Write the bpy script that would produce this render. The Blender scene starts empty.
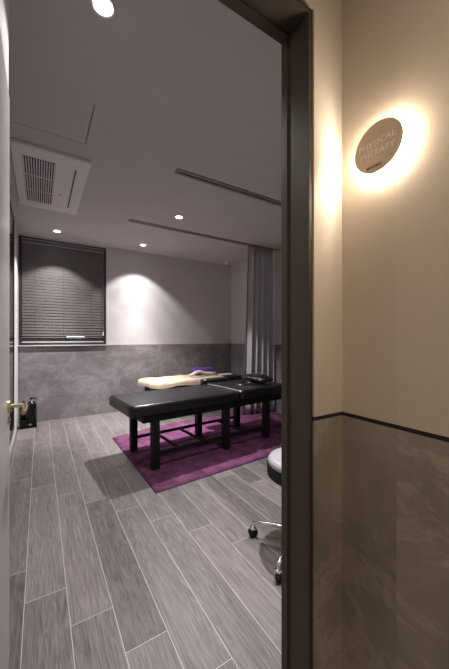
import bpy, bmesh, math, random
from mathutils import Vector, Matrix
random.seed(4)
S = bpy.context.scene
COL = S.collection
PI = math.pi
H_CAM = 1.2
CEIL = 2.655
XL, XR = -0.26, 3.285          # inner faces of the left and right walls
YB = 5.03                      # inner face of the back wall
YO, YI = 0.575, 0.676           # outer and inner faces of the doorway wall
XS = 0.775                     # face of the corridor's sign wall
WT = 1.085                     # top of the stone wainscot in the room
RAIL = 0.966                   # black reveal on the corridor wall

# ---------------------------------------------------------------- materials
class NT:
    def __init__(s, name):
        s.m = bpy.data.materials.new(name); s.m.use_nodes = True
        s.t = s.m.node_tree; s.b = s.t.nodes['Principled BSDF']
    def n(s, typ, **k):
        nd = s.t.nodes.new(typ)
        for a, v in k.items(): setattr(nd, a, v)
        return nd
    def l(s, a, b): s.t.links.new(a, b)
    def math(s, op, a, b=None, c=None):
        nd = s.n('ShaderNodeMath', operation=op)
        for i, v in enumerate((a, b, c)):
            if v is None: continue
            if isinstance(v, (int, float)): nd.inputs[i].default_value = v
            else: s.l(v, nd.inputs[i])
        return nd.outputs[0]
    def ramp(s, fac, stops):
        nd = s.n('ShaderNodeValToRGB'); e = nd.color_ramp.elements
        while len(e) < len(stops): e.new(0.5)
        for el, (p, c) in zip(e, stops): el.position = p; el.color = (*c, 1)
        s.l(fac, nd.inputs[0]); return nd.outputs[0]
    def coords(s, scale=(1, 1, 1), loc=(0, 0, 0), rot=(0, 0, 0), kind='Object'):
        tc = s.n('ShaderNodeTexCoord'); mp = s.n('ShaderNodeMapping')
        mp.inputs['Scale'].default_value = scale; mp.inputs['Location'].default_value = loc
        mp.inputs['Rotation'].default_value = rot
        s.l(tc.outputs[kind], mp.inputs[0]); return mp.outputs[0]
    def noise(s, vec, scale, detail=4, rough=.55, dist=0):
        nd = s.n('ShaderNodeTexNoise'); nd.inputs['Scale'].default_value = scale
        nd.inputs['Detail'].default_value = detail; nd.inputs['Roughness'].default_value = rough
        nd.inputs['Distortion'].default_value = dist
        s.l(vec, nd.inputs['Vector']); return nd.outputs[0]
    def bump(s, h, strength=.2, dist=.01):
        nd = s.n('ShaderNodeBump'); nd.inputs['Strength'].default_value = strength
        nd.inputs['Distance'].default_value = dist
        s.l(h, nd.inputs['Height']); s.l(nd.outputs[0], s.b.inputs['Normal'])
    def set(s, **k):
        for a, v in k.items(): s.b.inputs[a.replace('_', ' ')].default_value = v

def mottled(name, c, amt=.1, scale=12, rough=.5, metal=0, bump=0, bscale=None, **kw):
    q = NT(name); v = q.coords()
    f = q.noise(v, scale, 5)
    lo = tuple(x*(1-amt) for x in c); hi = tuple(min(1, x*(1+amt)) for x in c)
    q.l(q.ramp(f, [(.3, lo), (.7, hi)]), q.b.inputs['Base Color'])
    q.set(Roughness=rough, Metallic=metal, **kw)
    if bump: q.bump(q.noise(v, bscale or scale*6, 3), bump, .004)
    return q.m

def stone(name, lo, mid, hi, rough=.45, streak=(.6, .6, 1.0), seed=0.0):
    q = NT(name); v = q.coords(loc=(seed, seed*1.7, seed*.6))
    a = q.noise(v, 2.2, 8, .62, .6)
    base = q.ramp(a, [(.3, lo), (.52, mid), (.75, hi)])
    v2 = q.coords(scale=streak, rot=(.5, .6, .3), loc=(seed, 0, seed))
    w = q.noise(v2, 3.2, 10, .74, .5)
    band = q.math('SUBTRACT', 1.0, q.math('MULTIPLY', q.math('ABSOLUTE', q.math('SUBTRACT', w, .5)), 22.0))
    band = q.math('MULTIPLY', q.math('MAXIMUM', band, 0.0), q.math('MULTIPLY', a, .6))
    fine = q.noise(q.coords(), 60, 4, .7)
    mx = q.n('ShaderNodeMix', data_type='RGBA'); q.l(band, mx.inputs[0]); q.l(base, mx.inputs[6])
    mx.inputs[7].default_value = (*[min(1, h*1.45) for h in hi], 1)
    m2 = q.n('ShaderNodeMix', data_type='RGBA', blend_type='MULTIPLY'); m2.inputs[0].default_value = .35
    q.l(mx.outputs[2], m2.inputs[6]); q.l(q.ramp(fine, [(.3, (.72, .72, .72)), (.7, (1, 1, 1))]), m2.inputs[7])
    q.l(m2.outputs[2], q.b.inputs['Base Color'])
    q.set(Roughness=rough)
    q.bump(fine, .08, .003)
    return q.m

def plank_floor():
    q = NT('wood_look_floor'); W, L, ST = .168, 1.2, .228
    tc = q.n('ShaderNodeTexCoord'); sx = q.n('ShaderNodeSeparateXYZ'); q.l(tc.outputs['Object'], sx.inputs[0])
    x, y = sx.outputs[0], sx.outputs[1]
    u = q.math('DIVIDE', q.math('SUBTRACT', x, .108-W), W)
    k = q.math('FLOOR', u); fu = q.math('FRACT', u)
    t = q.math('DIVIDE', q.math('ADD', q.math('SUBTRACT', y, 1.615), q.math('MULTIPLY', k, ST)), L)
    m = q.math('FLOOR', t); ft = q.math('FRACT', t)
    # joint lines
    du = q.math('MULTIPLY', q.math('MINIMUM', fu, q.math('SUBTRACT', 1.0, fu)), W)
    dt = q.math('MULTIPLY', q.math('MINIMUM', ft, q.math('SUBTRACT', 1.0, ft)), L)
    d = q.math('MINIMUM', du, dt)
    joint = q.math('LESS_THAN', d, .0012)
    cv = q.n('ShaderNodeCombineXYZ'); q.l(k, cv.inputs[0]); q.l(m, cv.inputs[1])
    wn = q.n('ShaderNodeTexWhiteNoise', noise_dimensions='2D'); q.l(cv.outputs[0], wn.inputs['Vector'])
    rnd = wn.outputs['Value']
    # grain, shifted per plank
    gx = q.math('ADD', x, q.math('MULTIPLY', rnd, 9.0)); gy = q.math('ADD', y, q.math('MULTIPLY', rnd, 31.0))
    gv = q.n('ShaderNodeCombineXYZ'); q.l(q.math('MULTIPLY', gx, 1.0), gv.inputs[0]); q.l(q.math('MULTIPLY', gy, .055), gv.inputs[1])
    g1 = q.noise(gv.outputs[0], 16, 6, .6, 1.4)
    rings = q.math('FRACT', q.math('MULTIPLY', g1, 9.0))
    rings = q.math('ABSOLUTE', q.math('SUBTRACT', rings, .5))
    gv2 = q.n('ShaderNodeCombineXYZ'); q.l(gx, gv2.inputs[0]); q.l(q.math('MULTIPLY', gy, .035), gv2.inputs[1])
    g2 = q.noise(gv2.outputs[0], 190, 4, .7)
    big = q.noise(gv.outputs[0], 5, 3)
    mixv = q.math('ADD', q.math('MULTIPLY', rings, .26), q.math('ADD', q.math('MULTIPLY', g2, .46), q.math('MULTIPLY', big, .36)))
    mixv = q.math('ADD', mixv, q.math('MULTIPLY', q.math('SUBTRACT', rnd, .5), .09))
    base = q.ramp(mixv, [(.32, (.036, .030, .029)), (.475, (.098, .087, .085)), (.66, (.188, .169, .167))])
    mx = q.n('ShaderNodeMix', data_type='RGBA'); q.l(joint, mx.inputs[0]); q.l(base, mx.inputs[6])
    mx.inputs[7].default_value = (.36, .335, .32, 1)
    q.l(mx.outputs[2], q.b.inputs['Base Color'])
    q.l(q.math('ADD', .36, q.math('MULTIPLY', g2, .2)), q.b.inputs['Roughness'])
    q.bump(q.math('SUBTRACT', q.math('MULTIPLY', g2, .5), joint), .15, .002)
    return q.m

def brushed(name, c, rough=.35, metal=1.0, axis=(1, 40, 40)):
    q = NT(name); f = q.noise(q.coords(scale=axis), 30, 3)
    q.l(q.ramp(f, [(.3, tuple(x*.86 for x in c)), (.7, c)]), q.b.inputs['Base Color'])
    q.set(Roughness=rough, Metallic=metal); return q.m

def emission(name, c, s):
    q = NT(name); q.set(Base_Color=(*c, 1)); q.b.inputs['Emission Color'].default_value = (*c, 1)
    q.b.inputs['Emission Strength'].default_value = s; return q.m

def rug_mat():
    q = NT('purple_pile'); v = q.coords()
    f = q.noise(v, 260, 3, .7); g = q.noise(v, 7, 5, .6, .5)
    mv = q.math('ADD', q.math('MULTIPLY', f, .55), q.math('MULTIPLY', g, .45))
    q.l(q.ramp(mv, [(.38, (.052, .015, .040)), (.5, (.092, .030, .070)), (.64, (.17, .070, .132))]), q.b.inputs['Base Color'])
    q.set(Roughness=.95, Specular_IOR_Level=.1)
    q.bump(f, .7, .01); return q.m

def curtain_mat():
    q = NT('curtain_cloth'); f = q.noise(q.coords(scale=(1, 1, .12)), 140, 3)
    q.l(q.ramp(f, [(.3, (.44, .425, .425)), (.7, (.57, .55, .55))]), q.b.inputs['Base Color'])
    q.set(Roughness=.85); q.b.inputs['Sheen Weight'].default_value = .2; q.bump(f, .15, .002); return q.m

M = dict(
    floor=plank_floor(),
    ceiling=mottled('ceiling_paint', (.56, .535, .535), .02, 5, .9),
    wallpaper=mottled('pale_wallpaper', (.61, .588, .592), .03, 9, .8, bump=.06, bscale=160),
    wainscot=stone('grey_stone_panel', (.148, .137, .139), (.22, .204, .208), (.32, .299, .304), .42),
    cor_wall=mottled('beige_wall_panel', (.53, .47, .395), .03, 5, .55, bump=.05, bscale=200),
    cor_wall_shade=mottled('beige_panel_shaded', (.512, .452, .378), .03, 5, .55, bump=.05, bscale=200),  # darker copy of the wall panel: shade by the corner put into the colour
    cor_stone=stone('brown_stone_tile', (.18, .155, .128), (.27, .235, .197), (.39, .345, .295), .5, seed=3.0),
    cor_stone_shade=stone('brown_stone_tile_shaded', (.15, .127, .103), (.228, .197, .163), (.335, .295, .247), .5, seed=7.0),  # darker copy of the stone, with the shade put into its colour
    cor_floor=mottled('corridor_floor_tile', (.16, .14, .12), .15, 4, .4),
    black_reveal=mottled('black_reveal', (.012, .011, .011), .1, 20, .6),
    frame=mottled('dark_brown_laminate', (.046, .037, .028), .08, 14, .62, bump=.04, bscale=120),
    door=mottled('light_grey_door_paint', (.45, .43, .425), .02, 5, .3),
    white_trim=mottled('white_sill_paint', (.70, .68, .68), .02, 8, .5),
    steel=brushed('satin_steel', (.62, .60, .58), .3),
    brass=brushed('pale_brass', (.80, .70, .46), .25),
    chrome=brushed('chrome', (.80, .80, .80), .12),
    black_leather=mottled('black_leatherette', (.006, .0055, .006), .25, 20, .27, bump=.10, bscale=260, Specular_IOR_Level=.4),
    piping=mottled('grey_welt', (.13, .122, .125), .1, 60, .5),
    black_wood=mottled('black_painted_wood', (.005, .0045, .005), .2, 20, .6, Specular_IOR_Level=.2),
    rug=rug_mat(),
    cream=mottled('cream_blanket', (.36, .30, .215), .10, 7, .9, bump=.4, bscale=200),
    towel=mottled('off_white_terry', (.46, .42, .37), .08, 40, .95, bump=.5, bscale=300),
    purple=mottled('violet_terry', (.075, .028, .19), .15, 40, .95, bump=.5, bscale=300),
    ac_white=mottled('white_plastic', (.80, .78, .785), .02, 10, .45),
    dark_plastic=mottled('dark_plastic', (.02, .02, .02), .2, 20, .5),
    black_plastic=mottled('glossy_black_plastic', (.005, .005, .0055), .2, 20, .25, Specular_IOR_Level=.3),
    blind=mottled('taupe_blind', (.125, .113, .110), .05, 30, .5),
    blind_rail=mottled('pale_blind_rail', (.55, .53, .53), .03, 20, .4),
    win_frame=mottled('charcoal_window_frame', (.035, .032, .034), .1, 20, .4),
    track=brushed('taupe_aluminium', (.30, .26, .245), .5, .15),
    curtain=curtain_mat(),
    sign=brushed('bronze_sign_plate', (.70, .55, .40), .5, .08, axis=(40, 1, 40)),
    letter=mottled('pale_letter', (.95, .90, .80), .03, 20, .5),
    letter_dark=mottled('dark_letter', (.26, .175, .105), .05, 20, .5),
    led=emission('warm_halo_led', (1.0, .89, .72), 145),
    lamp=emission('downlight_lens', (1.0, .95, .97), 14),
    tube=emission('cool_added_glow', (.72, .93, 1.0), 3.0),  # for the added glow outside the window
    cor_lamp=emission('corridor_lens', (1.0, .80, .55), 12),
    seat_grey=mottled('pale_grey_vinyl', (.26, .25, .262), .05, 15, .35),
    dark_mirror=mottled('bronze_mirror_glass', (.028, .020, .012), .1, 4, .12),
    mirror_frame=mottled('dark_mirror_frame', (.05, .042, .03), .1, 20, .4),
)
def glass():
    q = NT('window_glass'); q.set(Base_Color=(.9, .95, .95, 1), Roughness=.02, IOR=1.45)
    q.b.inputs['Transmission Weight'].default_value = 1.0; return q.m
M['glass'] = glass()

# ---------------------------------------------------------------- mesh helpers
def bm_box(bm, x0, x1, y0, y1, z0, z1, bev=0, seg=2, mat=None):
    r = bmesh.ops.create_cube(bm, size=1)
    vs = r['verts']
    for v in vs:
        v.co = Vector((x0 + (v.co.x+.5)*(x1-x0), y0 + (v.co.y+.5)*(y1-y0), z0 + (v.co.z+.5)*(z1-z0)))
    if bev:
        es = list({e for v in vs for e in v.link_edges})
        res = bmesh.ops.bevel(bm, geom=es, offset=bev, segments=seg, profile=.5, affect='EDGES')
        vs = list({v for f in res['faces'] for v in f.verts} | {v for v in vs if v.is_valid})
    if mat is not None: bmesh.ops.transform(bm, matrix=mat, verts=[v for v in vs if v.is_valid])
    return vs
def bm_lathe(bm, prof, n=24, mat=None):
    rings = []
    for r, z in prof:
        if r < 1e-6: rings.append([bm.verts.new((0, 0, z))])
        else: rings.append([bm.verts.new((r*math.cos(2*PI*i/n), r*math.sin(2*PI*i/n), z)) for i in range(n)])
    for a, b in zip(rings, rings[1:]):
        for i in range(n):
            j = (i+1) % n
            if len(a) == 1 and len(b) == 1: continue
            if len(a) == 1: bm.faces.new((a[0], b[i], b[j]))
            elif len(b) == 1: bm.faces.new((a[i], a[j], b[0]))
            else: bm.faces.new((a[i], a[j], b[j], b[i]))
    for e in (rings[0], rings[-1]):
        if len(e) > 1: bm.faces.new(e)
    vs = [v for r in rings for v in r]
    if mat is not None: bmesh.ops.transform(bm, matrix=mat, verts=vs)
    bmesh.ops.recalc_face_normals(bm, faces=list({f for v in vs for f in v.link_faces}))
def bm_tube(bm, pts, r, n=10, taper=None):
    pts = [Vector(p) for p in pts]; rings = []
    up = Vector((0, 0, 1))
    for i, p in enumerate(pts):
        d = (pts[min(i+1, len(pts)-1)] - pts[max(i-1, 0)]).normalized()
        a = d.cross(up)
        if a.length < .05: a = d.cross(Vector((1, 0, 0)))
        a.normalize(); b = d.cross(a).normalized()
        rr = r if taper is None else r*taper[i]
        rings.append([bm.verts.new(p + rr*(a*math.cos(2*PI*k/n) + b*math.sin(2*PI*k/n))) for k in range(n)])
    for A, B in zip(rings, rings[1:]):
        for k in range(n): bm.faces.new((A[k], A[(k+1) % n], B[(k+1) % n], B[k]))
    bm.faces.new(rings[0]); bm.faces.new(rings[-1])
    bmesh.ops.recalc_face_normals(bm, faces=bm.faces)
def obj(name, bm, mat, parent=None, smooth=False, loc=None):
    me = bpy.data.meshes.new(name); bm.normal_update(); bm.to_mesh(me); bm.free()
    if smooth:
        for p in me.polygons: p.use_smooth = True
    me.materials.append(M[mat]); o = bpy.data.objects.new(name, me); COL.objects.link(o)
    if parent is not None: o.parent = parent
    if loc is not None: o.location = loc
    return o
def box(name, dims, mat, parent=None, bev=0, seg=2, smooth=False):
    bm = bmesh.new(); bm_box(bm, *dims, bev=bev, seg=seg); return obj(name, bm, mat, parent, smooth)
def lathe(name, prof, mat, parent=None, n=24, m4=None, smooth=True):
    bm = bmesh.new(); bm_lathe(bm, prof, n, m4); o = obj(name, bm, mat, parent, smooth)
    if smooth: sharp(o)
    return o
def sharp(o, ang=40):
    o.data.set_sharp_from_angle(angle=math.radians(ang))
def tube(name, pts, r, mat, parent=None, n=10, taper=None):
    bm = bmesh.new(); bm_tube(bm, pts, r, n, taper); o = obj(name, bm, mat, parent, True); sharp(o, 60); return o
def tag(o, label, cat, group=None):
    o['label'] = label; o['category'] = cat
    if group: o['group'] = group
    return o
def thing(name, label, cat, loc=(0, 0, 0), rz=0, group=None):
    o = bpy.data.objects.new(name, None); COL.objects.link(o); o.empty_display_size = .1
    o.location = loc; o.rotation_euler = (0, 0, rz); return tag(o, label, cat, group)
def struct(name, boxes, mat, bev=0):
    bm = bmesh.new()
    for b in boxes: bm_box(bm, *b, bev=bev)
    o = obj(name, bm, mat); o['kind'] = 'structure'; return o
def spart(name, boxes, mat, parent, bev=0):
    bm = bmesh.new()
    for b in boxes: bm_box(bm, *b, bev=bev)
    return obj(name, bm, mat, parent)
def copy_tree(src, loc=None, label=None, parent=None, lights=True):
    c = src.copy(); COL.objects.link(c)
    if parent is not None: c.parent = parent
    if loc is not None: c.location = loc
    if label: c['label'] = label
    for ch in list(src.children):
        if lights or ch.type != 'LIGHT': copy_tree(ch, parent=c)
    return c

# ---------------------------------------------------------------- setting
DOOR_H = 2.10
JL, JR = -0.085, 0.629                 # doorway opening between the jamb faces
YC = -1.9                              # far end of the corridor behind the camera
XCL = -1.45                            # corridor's left side
struct('floor', [(XL-.1, XR+.1, YI-.02, YB+.1, -.1, 0), (JL-.03, JR+.03, YO, YI-.02, -.1, 0)], 'floor')
struct('floor_corridor', [(XCL, XS+.05, YC, YO, -.1, 0)], 'cor_floor')
# ceiling with two curtain-track slots and the access hatch seam
S1, S2, SX0, SW = 2.413, 3.73, .925, .042
cb = [(XL-.1, SX0, YI, YB+.1, CEIL, CEIL+.05), (SX0, XR+.1, YI, S1-SW, CEIL, CEIL+.05), (SX0, 1.0, S1-SW, S1+SW, CEIL, CEIL+.05), (SX0, XR+.1, S1+SW, S2-SW, CEIL, CEIL+.05),
      (SX0, XR+.1, S2+SW, YB+.1, CEIL, CEIL+.05), (XL-.1, XR+.1, YI, YB+.1, CEIL+.05, CEIL+.1)]
# cut the hatch (a hair-line seam) out of the first strip
hx0, hx1, hy0, hy1 = -.165, .292, 2.0, 2.447
cb[0:1] = [(XL-.1, hx0, YI, YB+.1, CEIL, CEIL+.05), (hx1, SX0, YI, YB+.1, CEIL, CEIL+.05), (hx0, hx1, YI, hy0, CEIL, CEIL+.05), (hx0, hx1, hy1, YB+.1, CEIL, CEIL+.05)]
struct('ceiling', cb, 'ceiling')
hatch = thing('access_hatch', 'square ceiling access hatch flush in front of the ceiling air conditioner', 'hatch', ((hx0+hx1)/2, (hy0+hy1)/2, CEIL))
hw, hh = (hx1-hx0)/2, (hy1-hy0)/2
box('hatch_panel', (-hw+.0002, hw-.006, -hh+.0002, hh-.006, 0, .012), 'ceiling', hatch)
struct('ceiling_corridor', [(XCL, XS+.05, YC, YO, CEIL, CEIL+.1)], 'ceiling')

wx0, wx1, wz0, wz1 = XL+.005, .90, 1.095, 2.632
struct('wall_back', [(XL-.1, wx0, YB, YB+.14, 0, CEIL+.05), (wx1, XR+.1, YB, YB+.14, 0, CEIL+.05), (wx0, wx1, YB, YB+.14, 0, wz0), (wx0, wx1, YB, YB+.14, wz1, CEIL+.05)], 'wallpaper')
struct('wall_left', [(XL-.1, XL, YI-.1, YB, 0, CEIL+.05)], 'wallpaper')
struct('wall_right', [(XR, XR+.1, YI-.1, YB, 0, CEIL+.05)], 'wallpaper')
FW = .010                              # door lining thickness
struct('wall_front', [(XCL-.1, JL-FW, YO+.012, YI, 0, CEIL+.05), (JR+FW, XR+.1, YO+.012, YI, 0, CEIL+.05), (JL-FW, JR+FW, YO+.012, YI, DOOR_H+FW, CEIL+.05)], 'wallpaper')
struct('wall_left_bulkhead', [(XL, -.1005, YI, 1.385, DOOR_H+.01, CEIL)], 'wallpaper')
# stone wainscots
struct('trim_1', [(XL, XR, YB-.008, YB, 0, WT)], 'wainscot')
struct('trim_2', [(XR-.008, XR, YI, YB-.008, 0, WT)], 'wainscot')
struct('trim_3', [(XL, wx1, YB-.030, YB+.03, WT, WT+.011)], 'white_trim')      # sill line under the window
struct('trim_4', [(wx1, XR, YB-.0085, YB, WT, WT+.005), (XR-.0085, XR, YI, YB-.0085, WT, WT+.005)], 'track')
# corridor side: wall panels above, stone below, black reveals
PX = .414                              # joint of the sign wall's panels; painted shade runs from here to the corner
struct('wall_corridor_front', [(JR+FW+.014, XS, YO, YO+.012, RAIL+.012, CEIL), (JL-FW-.014, JR+FW+.014, YO, YO+.012, DOOR_H+FW+.014, CEIL), (XCL, JL-FW-.014, YO, YO+.012, RAIL+.012, CEIL)], 'cor_wall')
struct('trim_5', [(JR+FW+.014, XS, YO, YO+.012, 0, RAIL), (XCL, JL-FW-.014, YO, YO+.012, 0, RAIL)], 'cor_stone_shade')
struct('wall_corridor_right', [(XS+.010, XS+.1, YC, YO+.012, 0, CEIL)], 'black_reveal')
struct('wall_corridor_right_panel', [(XS, XS+.010, PX-1.2, PX-.0001, RAIL+.012, CEIL), (XS, XS+.010, YC, PX-1.2016, RAIL+.012, CEIL)], 'cor_wall')
struct('wall_corridor_right_corner_panel', [(XS, XS+.010, PX+.0001, YO+.012, RAIL+.012, CEIL)], 'cor_wall_shade')
struct('trim_6', [(XS, XS+.010, PX+.0001, YO+.012, 0, RAIL)], 'cor_stone_shade')
struct('trim_7', [(XS, XS+.010, PX-.60, PX-.0001, 0, RAIL), (XS, XS+.010, PX-1.2, PX-.6016, 0, RAIL), (XS, XS+.010, YC, PX-1.2016, 0, RAIL)], 'cor_stone')
struct('wall_corridor_left', [(XCL-.1, XCL, YC, YO+.012, 0, CEIL)], 'cor_wall')
struct('wall_corridor_back', [(XCL-.1, XS+.1, YC-.1, YC, 0, CEIL)], 'cor_wall')

# door lining (jambs, head, stop, strike)
struct('trim_9', [(JR+FW+.014, XS+.002, YO+.002, YO+.0118, RAIL+.0002, RAIL+.0118), (XCL, JL-FW-.014, YO+.002, YO+.0118, RAIL+.0002, RAIL+.0118),
                  (XS+.002, XS+.0098, YC, YO+.002, RAIL+.0002, RAIL+.0118)], 'black_reveal')
st = struct('door_1', [(JR, JR+FW, YO-.003, YI, 0, DOOR_H+FW)], 'frame', bev=.001); st.name = 'door_1'
spart('jamb', [(JL-FW, JL, YO-.003, YI, 0, DOOR_H+FW)], 'frame', st)
spart('head_jamb', [(JL, JR, YO-.003, YI, DOOR_H, DOOR_H+FW)], 'frame', st)
spart('door_stop', [(JR-.006, JR, YI-.024, YI-.001, 0, DOOR_H-.009)], 'frame', st)
spart('door_stop', [(JL, JR, YI-.030, YI-.001, DOOR_H-.009, DOOR_H)], 'frame', st)
spart('reveal', [(JR+FW, JR+FW+.012, YO+.004, YO+.0118, 0, DOOR_H+FW+.012), (JL-FW, JR+FW+.0, YO+.004, YO+.0118, DOOR_H+FW, DOOR_H+FW+.012)], 'black_reveal', st)
sk = spart('strike_plate', [(JR-.0008, JR+.001, YI-.050, YI-.028, .935, .985)], 'frame', st)
spart('strike_hole', [(JR-.0012, JR-.0003, YI-.041, YI-.033, .945, .972)], 'black_reveal', sk)

# ---------------------------------------------------------------- door leaf, open against the left wall
dr = thing('door_leaf', 'light grey door leaf standing open at the left edge, with brass lever handle', 'door', (-.0965, 0, 0))
bm = bmesh.new(); bm_box(bm, -.04, 0, .69, 1.366, .006, 2.092, bev=.002); obj('leaf', bm, 'door', dr)
box('edge_plate', (-.032, -.008, 1.3655, 1.3675, .78, 1.10), 'brass', dr)
HY, HZ = 1.305, .957
RX = Matrix.Rotation(PI/2, 4, 'Y')
for side in (1, -1):
    T = Matrix.Translation((0 if side > 0 else -.04, HY, HZ)) @ Matrix.Scale(side, 4, (1, 0, 0)) @ RX
    rs = lathe('rose', [(.0, .0), (.024, .0), (.024, .006), (.019, .010), (0, .010)], 'brass', dr, 20, T)
    x0 = 0 if side > 0 else -.04
    T2 = Matrix.Translation((x0, HY, HZ-.052)) @ Matrix.Scale(side, 4, (1, 0, 0)) @ RX
    lathe('keyhole_escutcheon', [(0, 0), (.015, 0), (.014, .006), (0, .006)], 'brass', dr, 16, T2)
    k = side*.052 if side > 0 else -.036
    tube('lever', [(x0+side*.008, HY, HZ), (x0+k*.8, HY, HZ), (x0+k*.97, HY-.004, HZ), (x0+k, HY-.018, HZ), (x0+k, HY-.08, HZ), (x0+k*.97, HY-.14, HZ)], .0088, 'brass', dr, 12, [.9, .9, 1, 1, .9, .85])

# ---------------------------------------------------------------- bronze mirror on the left wall
mr = thing('wall_mirror', 'tall dark bronze mirror on the left wall, past the open door edge', 'mirror', (XL, 3.72, .18))
spart('mirror_frame', [(0, .016, -.34, -.31, 0, 2.36), (0, .016, .31, .34, 0, 2.36), (0, .016, -.31, .31, 0, .03), (0, .016, -.31, .31, 2.33, 2.36)], 'mirror_frame', mr)
box('mirror_glass', (0, .010, -.31, .31, .03, 2.33), 'dark_mirror', mr)

# ---------------------------------------------------------------- window and blind
wn = struct('window_1', [(wx0, wx0+.03, YB+.0, YB+.09, wz0, wz1), (wx1-.03, wx1, YB, YB+.09, wz0, wz1), (wx0+.03, wx1-.03, YB, YB+.09, wz1-.02, wz1), (wx0+.03, wx1-.03, YB, YB+.09, wz0, wz0+.03),
                         ((wx0+wx1)/2-.02, (wx0+wx1)/2+.02, YB+.06, YB+.09, wz0+.03, wz1-.02)], 'win_frame')
spart('window_pane', [(wx0+.03, (wx0+wx1)/2-.02, YB+.072, YB+.078, wz0+.03, wz1-.02), ((wx0+wx1)/2+.02, wx1-.03, YB+.072, YB+.078, wz0+.03, wz1-.02)], 'glass', wn)
bl = thing('venetian_blind', 'taupe horizontal slat blind filling the window on the back wall', 'blind', ((wx0+wx1)/2, YB+.032, 0))
bw = (wx1-wx0)/2-.036
bmS = bmesh.new(); z = wz1-.105; pitch = .0425; tilt = math.radians(79); zs = []
while z > wz0+.055:
    zs.append(z); z -= pitch
for i, z in enumerate(zs):
    last = i == len(zs)-2
    tl = math.radians(14) if last else math.radians(87-9*(i/len(zs))**1.5)
    pr = [(-.0265, 0), (-.0132, .0006), (0, .0008), (.0132, .0006), (.0265, 0)]
    Rm = Matrix.Translation((0, 0, z)) @ Matrix.Rotation(tl, 4, 'X')
    rows = []
    for (yy, zz) in pr:
        rows.append([bmS.verts.new(Rm @ Vector((x, yy, zz+dz))) for x in (-bw, bw) for dz in (0, .0012)])
    for a, b in zip(rows, rows[1:]):
        bmS.faces.new((a[0], a[2], b[2], b[0])); bmS.faces.new((a[1], b[1], b[3], a[3]))
        bmS.faces.new((a[0], b[0], b[1], a[1])); bmS.faces.new((a[2], a[3], b[3], b[2]))
    bmS.faces.new((rows[0][0], rows[0][1], rows[0][3], rows[0][2])); bmS.faces.new((rows[-1][0], rows[-1][2], rows[-1][3], rows[-1][1]))
bmesh.ops.recalc_face_normals(bmS, faces=bmS.faces)
obj('slats', bmS, 'blind', bl)
hr = spart('headrail', [(-bw, bw, -.026, .026, wz1-.082, wz1-.022)], 'blind', bl, bev=.002)
spart('headrail_lip', [(-bw-.002, bw+.002, -.029, -.026, wz1-.084, wz1-.075), (-bw-.002, bw+.002, -.029, -.026, wz1-.030, wz1-.024)], 'blind_rail', hr)
spart('bottom_rail', [(-bw, bw, -.025, .020, wz0+.036, wz0+.053)], 'blind_rail', bl, bev=.002)
for cx in (-.37, -.03, .33):
    spart('ladder_cord', [(cx-.0012, cx+.0012, -.0295, -.0275, wz0+.05, wz1-.08)], 'blind', bl)
pc = spart('pull_cord', [(bw-.012, bw-.0098, -.034, -.032, wz0+.20, wz1-.08)], 'blind_rail', bl)
lathe('cord_tassel', [(0, .06), (.004, .058), (.010, .02), (.011, 0), (0, -.002)], 'white_trim', pc, 12, Matrix.Translation((bw-.011, -.033, wz0+.145)))
tl = thing('added_glow', 'added cool white glow behind the lowest slats of the window blind', 'light', (.47, YB+.30, 1.216))  # added glow behind the glass to make the bright streak; no lamp known there
tube('glow_tube', [(-.15, 0, 0), (.15, 0, 0)], .010, 'tube', tl, 12)
for sx in (-.155, .155): spart('glow_end_cap', [(sx-.012, sx+.012, -.02, .02, -.02, .02)], 'blind_rail', tl)
spart('glow_bar', [(-.165, .165, .018, .03, -.02, .02)], 'blind_rail', tl)
struct('trim_8', [(-.6, 1.3, YB+.14, YB+.7, 1.06, 1.14)], 'win_frame')                 # outside ledge
struct('wall_outside', [(-.7, 1.4, YB+.7, YB+.8, .8, 3.0)], 'win_frame')

# ---------------------------------------------------------------- ceiling fittings
def cone_light(name, loc, energy, color, size, blend, rad):
    l = bpy.data.lights.new(name, 'SPOT'); l.energy = energy; l.color = color; l.spot_size = math.radians(size); l.spot_blend = blend; l.shadow_soft_size = rad
    o = bpy.data.objects.new(name, l); COL.objects.link(o); o.location = loc; return o
E_CORE, E_FIELD, E_SPILL = 190, 85, 38
WHITE = (1.0, .95, .95)
DL = [((.235, 1.385), 'recessed ceiling downlight nearest the doorway, glaring at the top of the photo', .8),
      ((1.42, 1.39), 'recessed ceiling downlight above the stool, hidden by the door head', 1.3),
      ((1.42, 3.325), 'recessed ceiling downlight between the two curtain tracks', 3.6),
      ((.20, 4.634), 'recessed ceiling downlight in front of the window blind', 1.6),
      ((1.37, 4.62), 'recessed ceiling downlight washing the bare back wall', 1.6)]
first = None
for (p, lab, kx) in DL:
    if first is None:
        first = thing('downlight', lab, 'ceiling light', (*p, CEIL), 0, 'recessed ceiling downlights')
        bm = bmesh.new()
        bm_lathe(bm, [(.044, -.0005), (.052, -.0005), (.053, -.004), (.046, -.005), (.040, -.003), (.040, -.0005)], 32)
        obj('trim_ring', bm, 'ac_white', first, True)
        lathe('lamp_lens', [(0, -.0025), (.039, -.0025), (.039, -.0008), (0, -.0008)], 'lamp', first, 32, smooth=False)
        # the fitting's beam: bright core, softer field, faint spill up to its cut-off

        fit = first
    else: fit = copy_tree(first, (*p, CEIL), lab, lights=False)
    # the fitting's beam: bright core, softer field, faint spill up to its cut-off; each lamp is dimmed on its own
    for nm, e, sz, bl_ in (('beam', E_CORE, 50, 1.0), ('field', E_FIELD, 78, 1.0), ('spill', E_SPILL, 100, .32)):
        s = cone_light(nm, (0, 0, -.012), e*kx, WHITE, sz, bl_, .018); s.parent = fit

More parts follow.
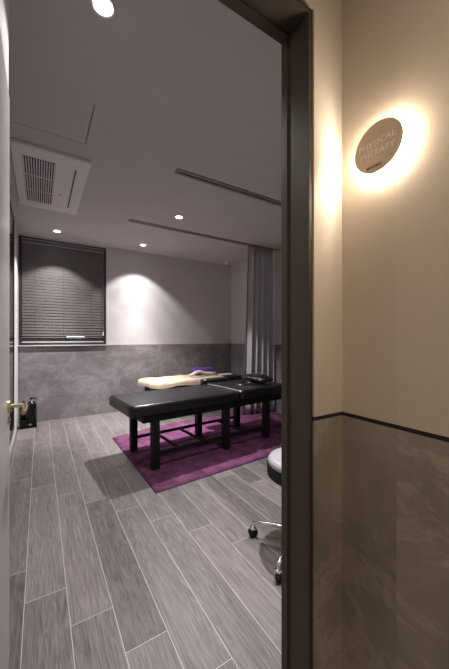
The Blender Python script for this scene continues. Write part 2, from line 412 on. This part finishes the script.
# air conditioner cassette
ac = thing('ceiling_air_conditioner', 'white ceiling cassette air conditioner with slatted intake grille by the left wall', 'air conditioner', (.085, 3.245, CEIL))
box('panel', (-.275, .275, -.60, .60, -.028, -.0005), 'ac_white', ac, bev=.008, seg=3)
gx0, gx1, gy0, gy1 = -.205, .025, -.45, .43
bm = bmesh.new()
bm_box(bm, gx0, gx1, gy0, gy1, -.0292, -.0275)
gr = obj('grille_recess', bm, 'dark_plastic', ac)
bm = bmesh.new()
for i in range(13):
    x = gx0+.006+i*(gx1-gx0-.012)/12
    bm_box(bm, x-.0035, x+.0035, gy0, gy1, -.036, -.0290)
for y in (-.15, .14): bm_box(bm, gx0, gx1, y-.003, y+.003, -.0345, -.0291)
obj('grille_slats', bm, 'ac_white', gr)
bm = bmesh.new(); bm_box(bm, .168, .180, -.43, .43, -.0292, -.0275); obj('outlet_slot', bm, 'dark_plastic', ac)
box('louvre', (.112, .160, -.47, .47, -.0305, -.0278), 'ac_white', ac, bev=.0012)
lathe('sensor_eye', [(0, -.031), (.008, -.030), (.010, -.0275), (0, -.0275)], 'dark_plastic', ac, 16, Matrix.Translation((.085, .13, 0)))
lathe('indicator', [(0, -.030), (.005, -.0295), (.006, -.0275), (0, -.0275)], 'dark_plastic', ac, 12, Matrix.Translation((.085, .44, 0)))

# curtain tracks in their slots
for nm, yc, lab in (('a', S1, 'long taupe curtain track in the ceiling, nearer the doorway'), ('b', S2, 'long taupe curtain track in the ceiling from which the grey curtain hangs')):
    t = thing('curtain_track', lab, 'curtain track', (SX0 if nm == 'b' else 1.0, yc, CEIL), 0, 'ceiling curtain tracks')
    Lh = XR-t.location.x-.001
    spart('rail', [(.001, Lh, -.040, -.011, -.009, .03), (.001, Lh, .011, .040, -.009, .03), (.001, .03, -.011, .011, -.009, .03)], 'track', t, bev=.001)
    spart('track_groove', [(.03, Lh, -.010, .010, .012, .03)], 'dark_plastic', t)

# small white sensor by the far corner
sn = thing('ceiling_sensor', 'small white sensor on the ceiling near the far right corner', 'sensor', (3.03, 4.80, CEIL))
lathe('base', [(0, 0), (.055, 0), (.055, -.014), (.045, -.022), (0, -.022)], 'ac_white', sn)
lathe('dome', [(.034, -.022), (.033, -.036), (.022, -.048), (0, -.053)], 'ac_white', sn)

# ---------------------------------------------------------------- curtain
cu = thing('curtain', 'grey floor-length curtain bunched against the right wall behind the massage table', 'curtain', (2.99, S2, 0))
def curtain_bm(x0, x1, folds, amp, z0, z1, seed, flare):
    bm = bmesh.new(); rnd = random.Random(seed); nx, nz = folds*14, 14
    ph = [rnd.uniform(-.5, .5) for _ in range(folds+2)]; rows = []
    for j in range(nz+1):
        t = j/nz; zz = z0+(z1-z0)*t; row = []
        for i in range(nx+1):
            s = i/nx; f = s*folds; k = int(f)
            a = amp*(.55+.45*(1-t))*(1+.35*ph[min(k, folds)])
            x = x0+(x1-x0)*s - flare*(1-t)**1.4*(1-s) + .012*math.sin(2*PI*f*2+ph[k % len(ph)]*3)
            y = a*math.sin(2*PI*f + ph[min(k, folds)]*.6*math.sin(PI*(f-k))) + .008*math.sin(3*t+f)
            row.append(bm.verts.new((x, y, zz)))
        rows.append(row)
    for a, b in zip(rows, rows[1:]):
        for i in range(nx): bm.faces.new((a[i], a[i+1], b[i+1], b[i]))
    return bm
o = obj('drape', curtain_bm(-.235, .265, 5, .062, .02, CEIL-.020, 3, .10), 'curtain', cu, True)
md = o.modifiers.new('thick', 'SOLIDIFY'); md.thickness = .003
spart('heading_tape', [(-.23, .265, -.006, .006, CEIL-.035, CEIL-.014)], 'curtain', cu)
for i in range(8):
    x = -.22+i*.058
    spart('glider', [(x-.004, x+.004, -.004, .004, CEIL-.016, CEIL+.011)], 'ac_white', cu)

# ---------------------------------------------------------------- rug
bm = bmesh.new()
c = [(.757, 2.226), (3.20, 2.405), (3.20, 4.02), (1.33, 3.90), (.735, 3.715)]
N = 60; e = []
RUGT = .016
def bil(u, v):
    # front edge, back edge (polyline)
    fx = .757+(3.20-.757)*u; fy = 2.226+(2.405-2.226)*u
    if u < .24: bx = .735+(1.33-.735)*u/.24; by = 3.715+(.185)*u/.24
    else: w = (u-.24)/.76; bx = 1.33+(3.20-1.33)*w; by = 3.90+.12*w
    return fx+(bx-fx)*v, fy+(by-fy)*v
rndr = random.Random(8)
vv = []
for i in range(N+1):
    row = []
    for j in range(N//2+1):
        u, v = i/N, j/(N//2); x, y = bil(u, v)
        edge = i in (0, N) or j in (0, N//2)
        row.append(bm.verts.new((x, y, RUGT*.55 if edge else RUGT+rndr.uniform(-.005, -.0005))))
    vv.append(row)
for i in range(N):
    for j in range(N//2): bm.faces.new((vv[i][j], vv[i+1][j], vv[i+1][j+1], vv[i][j+1]))
ed = [x for x in bm.edges if x.is_boundary]
ex = bmesh.ops.extrude_edge_only(bm, edges=ed)
for v in ex['geom']:
    if isinstance(v, bmesh.types.BMVert): v.co.z = 0.0005
bmesh.ops.recalc_face_normals(bm, faces=bm.faces)
rug = obj('rug', bm, 'rug', None, True)
tag(rug, 'purple pile rug on the floor under the black massage table', 'rug')

# ---------------------------------------------------------------- near massage table
def cushion(x0, x1, y0, y1, z0, z1, rc, re, seg=6):
    """upholstered slab: rounded plan corners (rc) and rounded edges (re)"""
    bm = bmesh.new(); ring = []
    for (cx, cy, a0) in ((x1-rc, y1-rc, 0), (x0+rc, y1-rc, 90), (x0+rc, y0+rc, 180), (x1-rc, y0+rc, 270)):
        for k in range(seg+1):
            a = math.radians(a0+90*k/seg); ring.append((cx, cy, math.cos(a), math.sin(a)))
    layers = []
    prof = [(re, z0)] + [(re*(1-math.sin(PI/2*k/5)), z0+re*.6*(1-math.cos(PI/2*k/5))) for k in range(1, 6)] + \
           [(re*(1-math.cos(PI/2*k/6)), z1-re+re*math.sin(PI/2*k/6)) for k in range(0, 7)]
    for ins, z in prof:
        layers.append([bm.verts.new((cx+(rc-ins)*ca, cy+(rc-ins)*sa, z)) for (cx, cy, ca, sa) in ring])
    n = len(ring)
    for a, b in zip(layers, layers[1:]):
        for i in range(n): bm.faces.new((a[i], a[(i+1) % n], b[(i+1) % n], b[i]))
    bm.faces.new(layers[0][::-1]); bm.faces.new(layers[-1])
    bmesh.ops.recalc_face_normals(bm, faces=bm.faces)
    return bm
A5 = math.radians(5)
mt = thing('massage_table', 'black padded massage table with six square legs standing on the purple rug', 'massage table', (1.58, 2.96, RUGT), A5)
o = obj('cushion', cushion(-.965, .243, -.34, .335, .495, .602, .055, .030), 'black_leather', mt, True); sharp(o, 35)
hd = obj('head_cushion', cushion(.247, 1.02, -.34, .36, .50, .612, .06, .032), 'black_leather', mt, True); sharp(hd, 35)
tube('welt', [(.246, -.325, .590), (.246, -.315, .603), (.246, 0, .606), (.246, .31, .603), (.246, .325, .590)], .0042, 'piping', mt, 8)
# face hole: a padded ring round a dark well
bm = bmesh.new()
for i in range(32):
    for k in range(10):
        a, b = 2*PI*i/32, 2*PI*k/10
        bm.verts.new((.60+(.115+.028*math.cos(b))*math.cos(a)*.95, .01+(.082+.028*math.cos(b))*math.sin(a), .610+.016*math.sin(b)))
bm.verts.ensure_lookup_table()
for i in range(32):
    for k in range(10):
        bm.faces.new([bm.verts[q] for q in (i*10+k, ((i+1) % 32)*10+k, ((i+1) % 32)*10+(k+1) % 10, i*10+(k+1) % 10)])
bmesh.ops.recalc_face_normals(bm, faces=bm.faces)
ring = obj('face_hole_rim', bm, 'black_leather', hd, True)
ap = obj('armrest', cushion(.215, .62, .35, .475, .585, .655, .045, .024), 'black_leather', mt, True); sharp(ap, 35)
spart('armrest_bracket', [(.36, .40, .30, .42, .48, .590)], 'black_wood', ap)
spart('table_frame', [(-.84, .93, -.30, -.265, .43, .497), (-.84, .93, .265, .30, .43, .497), (-.84, -.805, -.265, .265, .43, .497), (.895, .93, -.265, .265, .43, .497)], 'black_wood', mt, bev=.003)
for x in (-.72, .085, .685):
    for y in (-.275, .275):
        spart('leg', [(x-.034, x+.034, y-.034, y+.034, 0, .495)], 'black_wood', mt, bev=.004)
for y in (-.275, .275):
    spart('stretcher', [(-.686, .051, y-.011, y+.011, .118, .146), (.119, .651, y-.011, y+.011, .118, .146)], 'black_wood', mt)
for x in (-.47, -.18, .36):
    spart('crossbar', [(x-.011, x+.011, -.264, .264, .122, .142)], 'black_wood', mt)

a5 = Matrix.Translation((1.58, 2.96, RUGT)) @ Matrix.Rotation(A5, 4, 'Z')
def pillow_bm(lx, ly, lz, n=20, pw=3.2):
    bm = bmesh.new(); vs = []
    bmesh.ops.create_uvsphere(bm, u_segments=32, v_segments=18, radius=1)
    for v in bm.verts:
        x, y, z = v.co
        r = max((abs(x)**pw+abs(y)**pw)**(1/pw), 1e-6); rad = math.hypot(x, y)
        s = rad/r if r > 1e-5 else 1
        v.co = Vector((x*s*lx, y*s*ly, (z*lz if z > 0 else z*lz*.75)))
    zmin = min(v.co.z for v in bm.verts)
    for v in bm.verts: v.co.z -= zmin
    return bm
pl = thing('pillow', 'flat black pillow lying on the head end of the black massage table', 'pillow', a5 @ Vector((.845, .055, .613)), A5)
obj('pillow_cover', pillow_bm(.13, .24, .058), 'black_leather', pl, True)
bm = bmesh.new(); bm_tube(bm, [(.126*math.copysign(abs(math.cos(t))**.62, math.cos(t)), .236*math.copysign(abs(math.sin(t))**.62, math.sin(t)), .036) for t in [2*PI*i/48 for i in range(49)]], .003, 6)
obj('pillow_piping', bm, 'black_leather', pl, True)

# ---------------------------------------------------------------- far massage table and linens
A6 = math.radians(6.5)
FO = Vector((1.31, 4.33, 0))
fb = thing('massage_table', 'second massage table against the back wall, covered by a cream blanket', 'massage table', FO, A6)
o = obj('cushion', cushion(0, 1.18, -.30, .30, .47, .545, .10, .03), 'black_leather', fb, True); sharp(o, 35)
o = obj('head_cushion', cushion(1.185, 1.70, -.30, .30, .47, .548, .07, .03), 'black_leather', fb, True); sharp(o, 35)
spart('table_frame', [(.10, 1.62, -.24, .24, .36, .472)], 'black_wood', fb, bev=.006)
spart('base_box', [(.26, 1.46, -.19, .19, .09, .362)], 'black_wood', fb, bev=.01)
spart('base_rail', [(.18, 1.54, -.22, -.16, .065, .092), (.18, 1.54, .16, .22, .065, .092)], 'steel', fb, bev=.004)
for x in (.24, .62, 1.46):
    for y in (-.19, .19):
        cs = lathe('caster_wheel', [(0, -.014), (.026, -.014), (.030, -.009), (.030, .009), (.026, .014), (0, .014)], 'dark_plastic', fb, 18, Matrix.Translation((x, y, .030)) @ Matrix.Rotation(PI/2, 4, 'X'))
        spart('caster_fork', [(x-.014, x+.014, y-.019, y-.015, .028, .066), (x-.014, x+.014, y+.015, y+.019, .028, .066), (x-.014, x+.014, y-.019, y+.019, .0615, .067)], 'chrome', cs)
R6 = Matrix.Translation(FO) @ Matrix.Rotation(A6, 4, 'Z')
def drape_bm(x0, x1, y0, y1, z, skirt, rc, th=.014, seed=1):
    bm = cushion(x0, x1, y0, y1, z-skirt, z+th, rc, .018, 8)
    return bm
# blanket: soft slab wrapping the top of the cushion, slightly rippled
bm = bmesh.new(); rn = random.Random(5); nx, ny = 60, 30
def sd(x, y):  # distance inside the rounded outline
    X0, X1, Y0, Y1, R = -.020, 1.30, -.318, .318, .12
    qx = abs(x-(X0+X1)/2)-((X1-X0)/2-R); qy = abs(y-(Y0+Y1)/2)-((Y1-Y0)/2-R)
    return R-(math.hypot(max(qx, 0), max(qy, 0))+min(max(qx, qy), 0))
def bl_z(x, y): return .560+.007*math.sin(9*x+3*y)*math.sin(5*y-2*x)+.004*math.sin(23*x-11*y)
cx_, cy_ = .64, 0
outl = []
R = .12
for (ax, ay, a0) in ((1.30-R, .318-R, 0), (-.02+R, .318-R, 90), (-.02+R, -.318+R, 180), (1.30-R, -.318+R, 270)):
    for k in range(9):
        a = math.radians(a0+90*k/8); outl.append((ax+R*math.cos(a), ay+R*math.sin(a)))
def resample(o, n):
    import itertools
    L = [0]
    for i in range(len(o)): L.append(L[-1]+math.dist(o[i], o[(i+1) % len(o)]))
    out = []
    for k in range(n):
        d = L[-1]*k/n; i = max(j for j in range(len(o)) if L[j] <= d)
        t = (d-L[i])/max(L[i+1]-L[i], 1e-9); p, q = o[i], o[(i+1) % len(o)]
        out.append((p[0]+(q[0]-p[0])*t, p[1]+(q[1]-p[1])*t))
    return out
outl = resample(outl, 120); layers = []
for s in [.04, .2, .4, .6, .75, .88, .95]:
    layers.append([bm.verts.new((cx_+(x-cx_)*s, cy_+(y-cy_)*s, bl_z(cx_+(x-cx_)*s, cy_+(y-cy_)*s)+.006)) for x, y in outl])
layers.append([bm.verts.new((cx_+(x-cx_)*.985, cy_+(y-cy_)*.985, .560)) for x, y in outl])
for dz, g in ((.525, 1.0), (.49, 1.004)):
    layers.append([bm.verts.new((cx_+(x-cx_)*g+.004*math.sin(k*.9), cy_+(y-cy_)*g+.004*math.cos(k*1.1), (dz+.010*math.sin(k*.35) if x < 1.12 else .5505+.006*(dz > .5)))) for k, (x, y) in enumerate(outl)])
for a, b in zip(layers, layers[1:]):
    for i in range(120): bm.faces.new((a[i], b[i], b[(i+1) % 120], a[(i+1) % 120]))
bm.faces.new(layers[0])
bmesh.ops.recalc_face_normals(bm, faces=bm.faces)
bk = obj('blanket', bm, 'cream', None, True); bk.matrix_world = R6
tag(bk, 'cream blanket spread over the far massage table', 'blanket')

def roll(name, pts, r, mat, label, cat, flat=.75):
    bm = bmesh.new(); ps = [Vector(p) for p in pts]
    bm_tube(bm, ps, r, 14, [.72]+[1+.06*math.sin(i*2.1) for i in range(len(ps)-2)]+[.72])
    o = obj(name, bm, mat, None, True); o.matrix_world = R6; return tag(o, label, cat)
roll('towel', [(.70, -.12, .602), (.76, -.12, .616), (.82, -.11, .640), (.90, -.09, .648), (.97, -.07, .628), (1.04, -.06, .606), (1.13, -.07, .604), (1.24, -.09, .602)], .029, 'towel', 'off-white towel rolled into a hump on the cream blanket, in front of the purple towel', 'towel')
bm = cushion(-.20, .20, -.085, .085, 0, .112, .05, .05)
pt = obj('towel', bm, 'purple', None, True); sharp(pt, 35)
pt.matrix_world = R6 @ Matrix.Translation((1.10, .115, .578)) @ Matrix.Rotation(-.08, 4, 'Z')
tag(pt, 'folded violet towel on the far massage table, behind the white rolled towel', 'towel')
bm = cushion(-.13, .13, -.07, .07, 0, .022, .025, .010)
ft = obj('towel', bm, 'towel', None, True); sharp(ft, 35); ft.matrix_world = R6 @ Matrix.Translation((1.46, -.06, .5485))
tag(ft, 'small flat cream towel on the uncovered head end of the far massage table', 'towel')

# ---------------------------------------------------------------- stool
sl = thing('rolling_stool', 'pale grey topped round stool on chrome five-star base with casters', 'stool', (1.272, 1.205, 0))
lathe('seat', [(0, .528), (.10, .528), (.165, .524), (.188, .514), (.196, .500), (.195, .486), (0, .486)], 'seat_grey', sl, 48)
lathe('seat_base', [(0, .486), (.197, .486), (.201, .478), (.200, .424), (.190, .414), (.05, .408), (0, .408)], 'black_plastic', sl, 48)
lathe('gas_lift', [(0, .41), (.016, .41), (.016, .28), (.026, .275), (.026, .09), (0, .09)], 'chrome', sl, 20)
lathe('hub', [(0, .125), (.034, .122), (.040, .105), (.040, .085), (0, .082)], 'chrome', sl, 24)
for i in range(5):
    a = math.radians(128+72*i); ca, sa = math.cos(a), math.sin(a)
    lg = tube('base_leg', [(.03*ca, .03*sa, .105), (.15*ca, .15*sa, .100), (.27*ca, .27*sa, .088), (.286*ca, .286*sa, .082), (.290*ca, .290*sa, .070)], .013, 'chrome', sl, 12, [1.1, 1, .85, .8, .7])
    T = Matrix.Translation((.290*ca, .290*sa, .028)) @ Matrix.Rotation(a+.6, 4, 'Z') @ Matrix.Rotation(PI/2, 4, 'X')
    bm = bmesh.new()
    for zo in (-.015, .004):
        bm_lathe(bm, [(0, zo), (.024, zo), (.028, zo+.003), (.028, zo+.008), (.024, zo+.011), (0, zo+.011)], 20, T)
    ct = obj('caster', bm, 'black_plastic', sl, True); sharp(ct)
    bm = bmesh.new(); bm_tube(bm, [(.290*ca, .290*sa, .03), (.290*ca, .290*sa, .072)], .007, 10)
    bm_lathe(bm, [(0, .060), (.018, .058), (.021, .048), (.015, .044), (0, .044)], 16, Matrix.Translation((.290*ca, .290*sa, 0)))
    obj('caster_stem', bm, 'chrome', ct, True)

# ---------------------------------------------------------------- black box and bottles by the back-left corner
bx = thing('storage_box', 'low black box with a small emblem on the floor in the back left corner', 'box', (-.128, 4.80, 0), math.radians(3))
box('box_body', (-.105, .088, -.08, .08, .0005, .088), 'black_plastic', bx, bev=.004)
box('box_lid', (-.108, .091, -.084, .084, .088, .104), 'black_plastic', bx, bev=.004)
bm = bmesh.new(); bm_lathe(bm, [(0, -.001), (.010, -.001), (.010, .001), (0, .001)], 20, Matrix.Translation((.012, -.0805, .048)) @ Matrix.Rotation(PI/2, 4, 'X') @ Matrix.Scale(1.7, 4, (1, 0, 0)))
obj('emblem', bm, 'steel', bx)
def bottle(loc, r, h, label):
    b = thing('pump_bottle', label, 'bottle', loc, 0, 'black pump bottles in the corner')
    lathe('bottle_body', [(0, 0), (r*.96, 0), (r, .006), (r, h*.66), (r*.93, h*.74), (r*.55, h*.83), (r*.36, h*.86), (r*.36, h*.90), (0, h*.90)], 'black_plastic', b, 28)
    pm = lathe('pump_cap', [(0, h*.885), (r*.42, h*.885), (r*.42, h*.94), (r*.16, h*.945), (r*.16, h*.985), (r*.34, h*.985), (r*.34, h*1.02), (0, h*1.02)], 'black_plastic', b, 20)
    tube('spout', [(0, 0, h*1.0), (r*.5, -r*.3, h*1.0), (r*.95, -r*.55, h*.975)], .0075, 'black_plastic', pm, 8)
    lathe('collar', [(r*.43, h*.89), (r*.45, h*.895), (r*.45, h*.915), (r*.43, h*.92)], 'steel', b, 20)
    return b
bottle((-.100, 4.785, .1045), .062, .285, 'taller black pump bottle on the black box, right-hand one')
bottle((-.200, 4.845, .1045), .036, .235, 'shorter black pump bottle on the black box, next to the wall behind the lever')

# ---------------------------------------------------------------- backlit sign on the corridor wall
SGY, SGZ, SGR = .445, 1.6965, .0640
sg = thing('door_sign', 'round bronze backlit plaque reading PHYSICAL THERAPY on the corridor wall', 'sign', (XS, SGY, SGZ))
RN = Matrix.Rotation(-PI/2, 4, 'Y')
lathe('sign_plate', [(0, .028), (SGR-.001, .028), (SGR, .029), (SGR, .0335), (SGR-.001, .0345), (0, .0345)], 'sign', sg, 96, RN)
lathe('led_ring', [(.050, .006), (.055, .006), (.055, .014), (.050, .014)], 'led', sg, 64, RN, smooth=False)
lathe('standoff', [(0, 0), (.010, 0), (.010, .028), (0, .028)], 'steel', sg, 16, RN)
def words(txt, size, dy, dz, mat, ext=.0006, sp=1.0):
    cu = bpy.data.curves.new('lettering', 'FONT'); cu.body = txt; cu.size = size; cu.extrude = ext; cu.align_x = 'CENTER'; cu.align_y = 'CENTER'; cu.space_character = sp
    o = bpy.data.objects.new('tmp', cu); COL.objects.link(o)
    dg = bpy.context.evaluated_depsgraph_get(); me = bpy.data.meshes.new_from_object(o.evaluated_get(dg))
    bpy.data.objects.remove(o)
    me.materials.clear(); me.materials.append(M[mat])
    t = bpy.data.objects.new('lettering', me); COL.objects.link(t); t.parent = sg
    # text x axis -> -Y, text y axis -> Z, facing -X
    t.matrix_local = Matrix(((0, 0, -1, -.0347), (-1, 0, 0, dy), (0, 1, 0, dz), (0, 0, 0, 1)))
    return t
words('PHYSICAL', .0215, .001, .0100, 'letter', sp=1.06)
words('THERAPY', .0215, .001, -.0150, 'letter', sp=1.06)
words('물리치료실', .0092, .008, -.0490, 'letter_dark')

# ---------------------------------------------------------------- corridor lamps
cl = None
for p, lab in (((-.35, -.55), 'warm corridor downlight behind the camera'), ((-.35, -1.45), 'warm corridor downlight at the far end of the corridor')):
    if cl is None:
        cl = thing('corridor_downlight', lab, 'ceiling light', (*p, CEIL), 0, 'corridor downlights')
        lathe('lamp_lens', [(0, -.0025), (.045, -.0025), (.045, -.0008), (0, -.0008)], 'cor_lamp', cl, 32, smooth=False)
        bm = bmesh.new(); bm_lathe(bm, [(.048, -.0005), (.056, -.0005), (.057, -.004), (.050, -.005), (.046, -.0005)], 32); obj('trim_ring', bm, 'ac_white', cl, True)
        s = cone_light('beam', (0, 0, -.012), 56, (1, .84, .68), 168, .6, .04); s.parent = cl
    else: copy_tree(cl, (*p, CEIL), lab)

# ---------------------------------------------------------------- world, camera, view
w = bpy.data.worlds.new('night'); S.world = w; w.use_nodes = True
w.node_tree.nodes['Background'].inputs[0].default_value = (.05, .06, .09, 1)
w.node_tree.nodes['Background'].inputs[1].default_value = .15
cam = bpy.data.cameras.new('camera'); co = bpy.data.objects.new('camera', cam); COL.objects.link(co)
cam.sensor_fit = 'VERTICAL'; cam.sensor_height = 36; cam.lens = 36*297/669
cam.shift_y = 3.5/669; cam.clip_start = .01
co.location = (0, 0, H_CAM); co.rotation_euler = (PI/2, 0, -math.radians(31.85))
S.camera = co
S.view_settings.view_transform = 'Standard'; S.view_settings.look = 'None'
S.view_settings.gamma = 1; S.view_settings.exposure = 0; S.view_settings.use_curve_mapping = False
S.cycles.use_denoising = True
S.cycles.max_bounces = 10; S.cycles.diffuse_bounces = 6; S.cycles.sample_clamp_indirect = 6
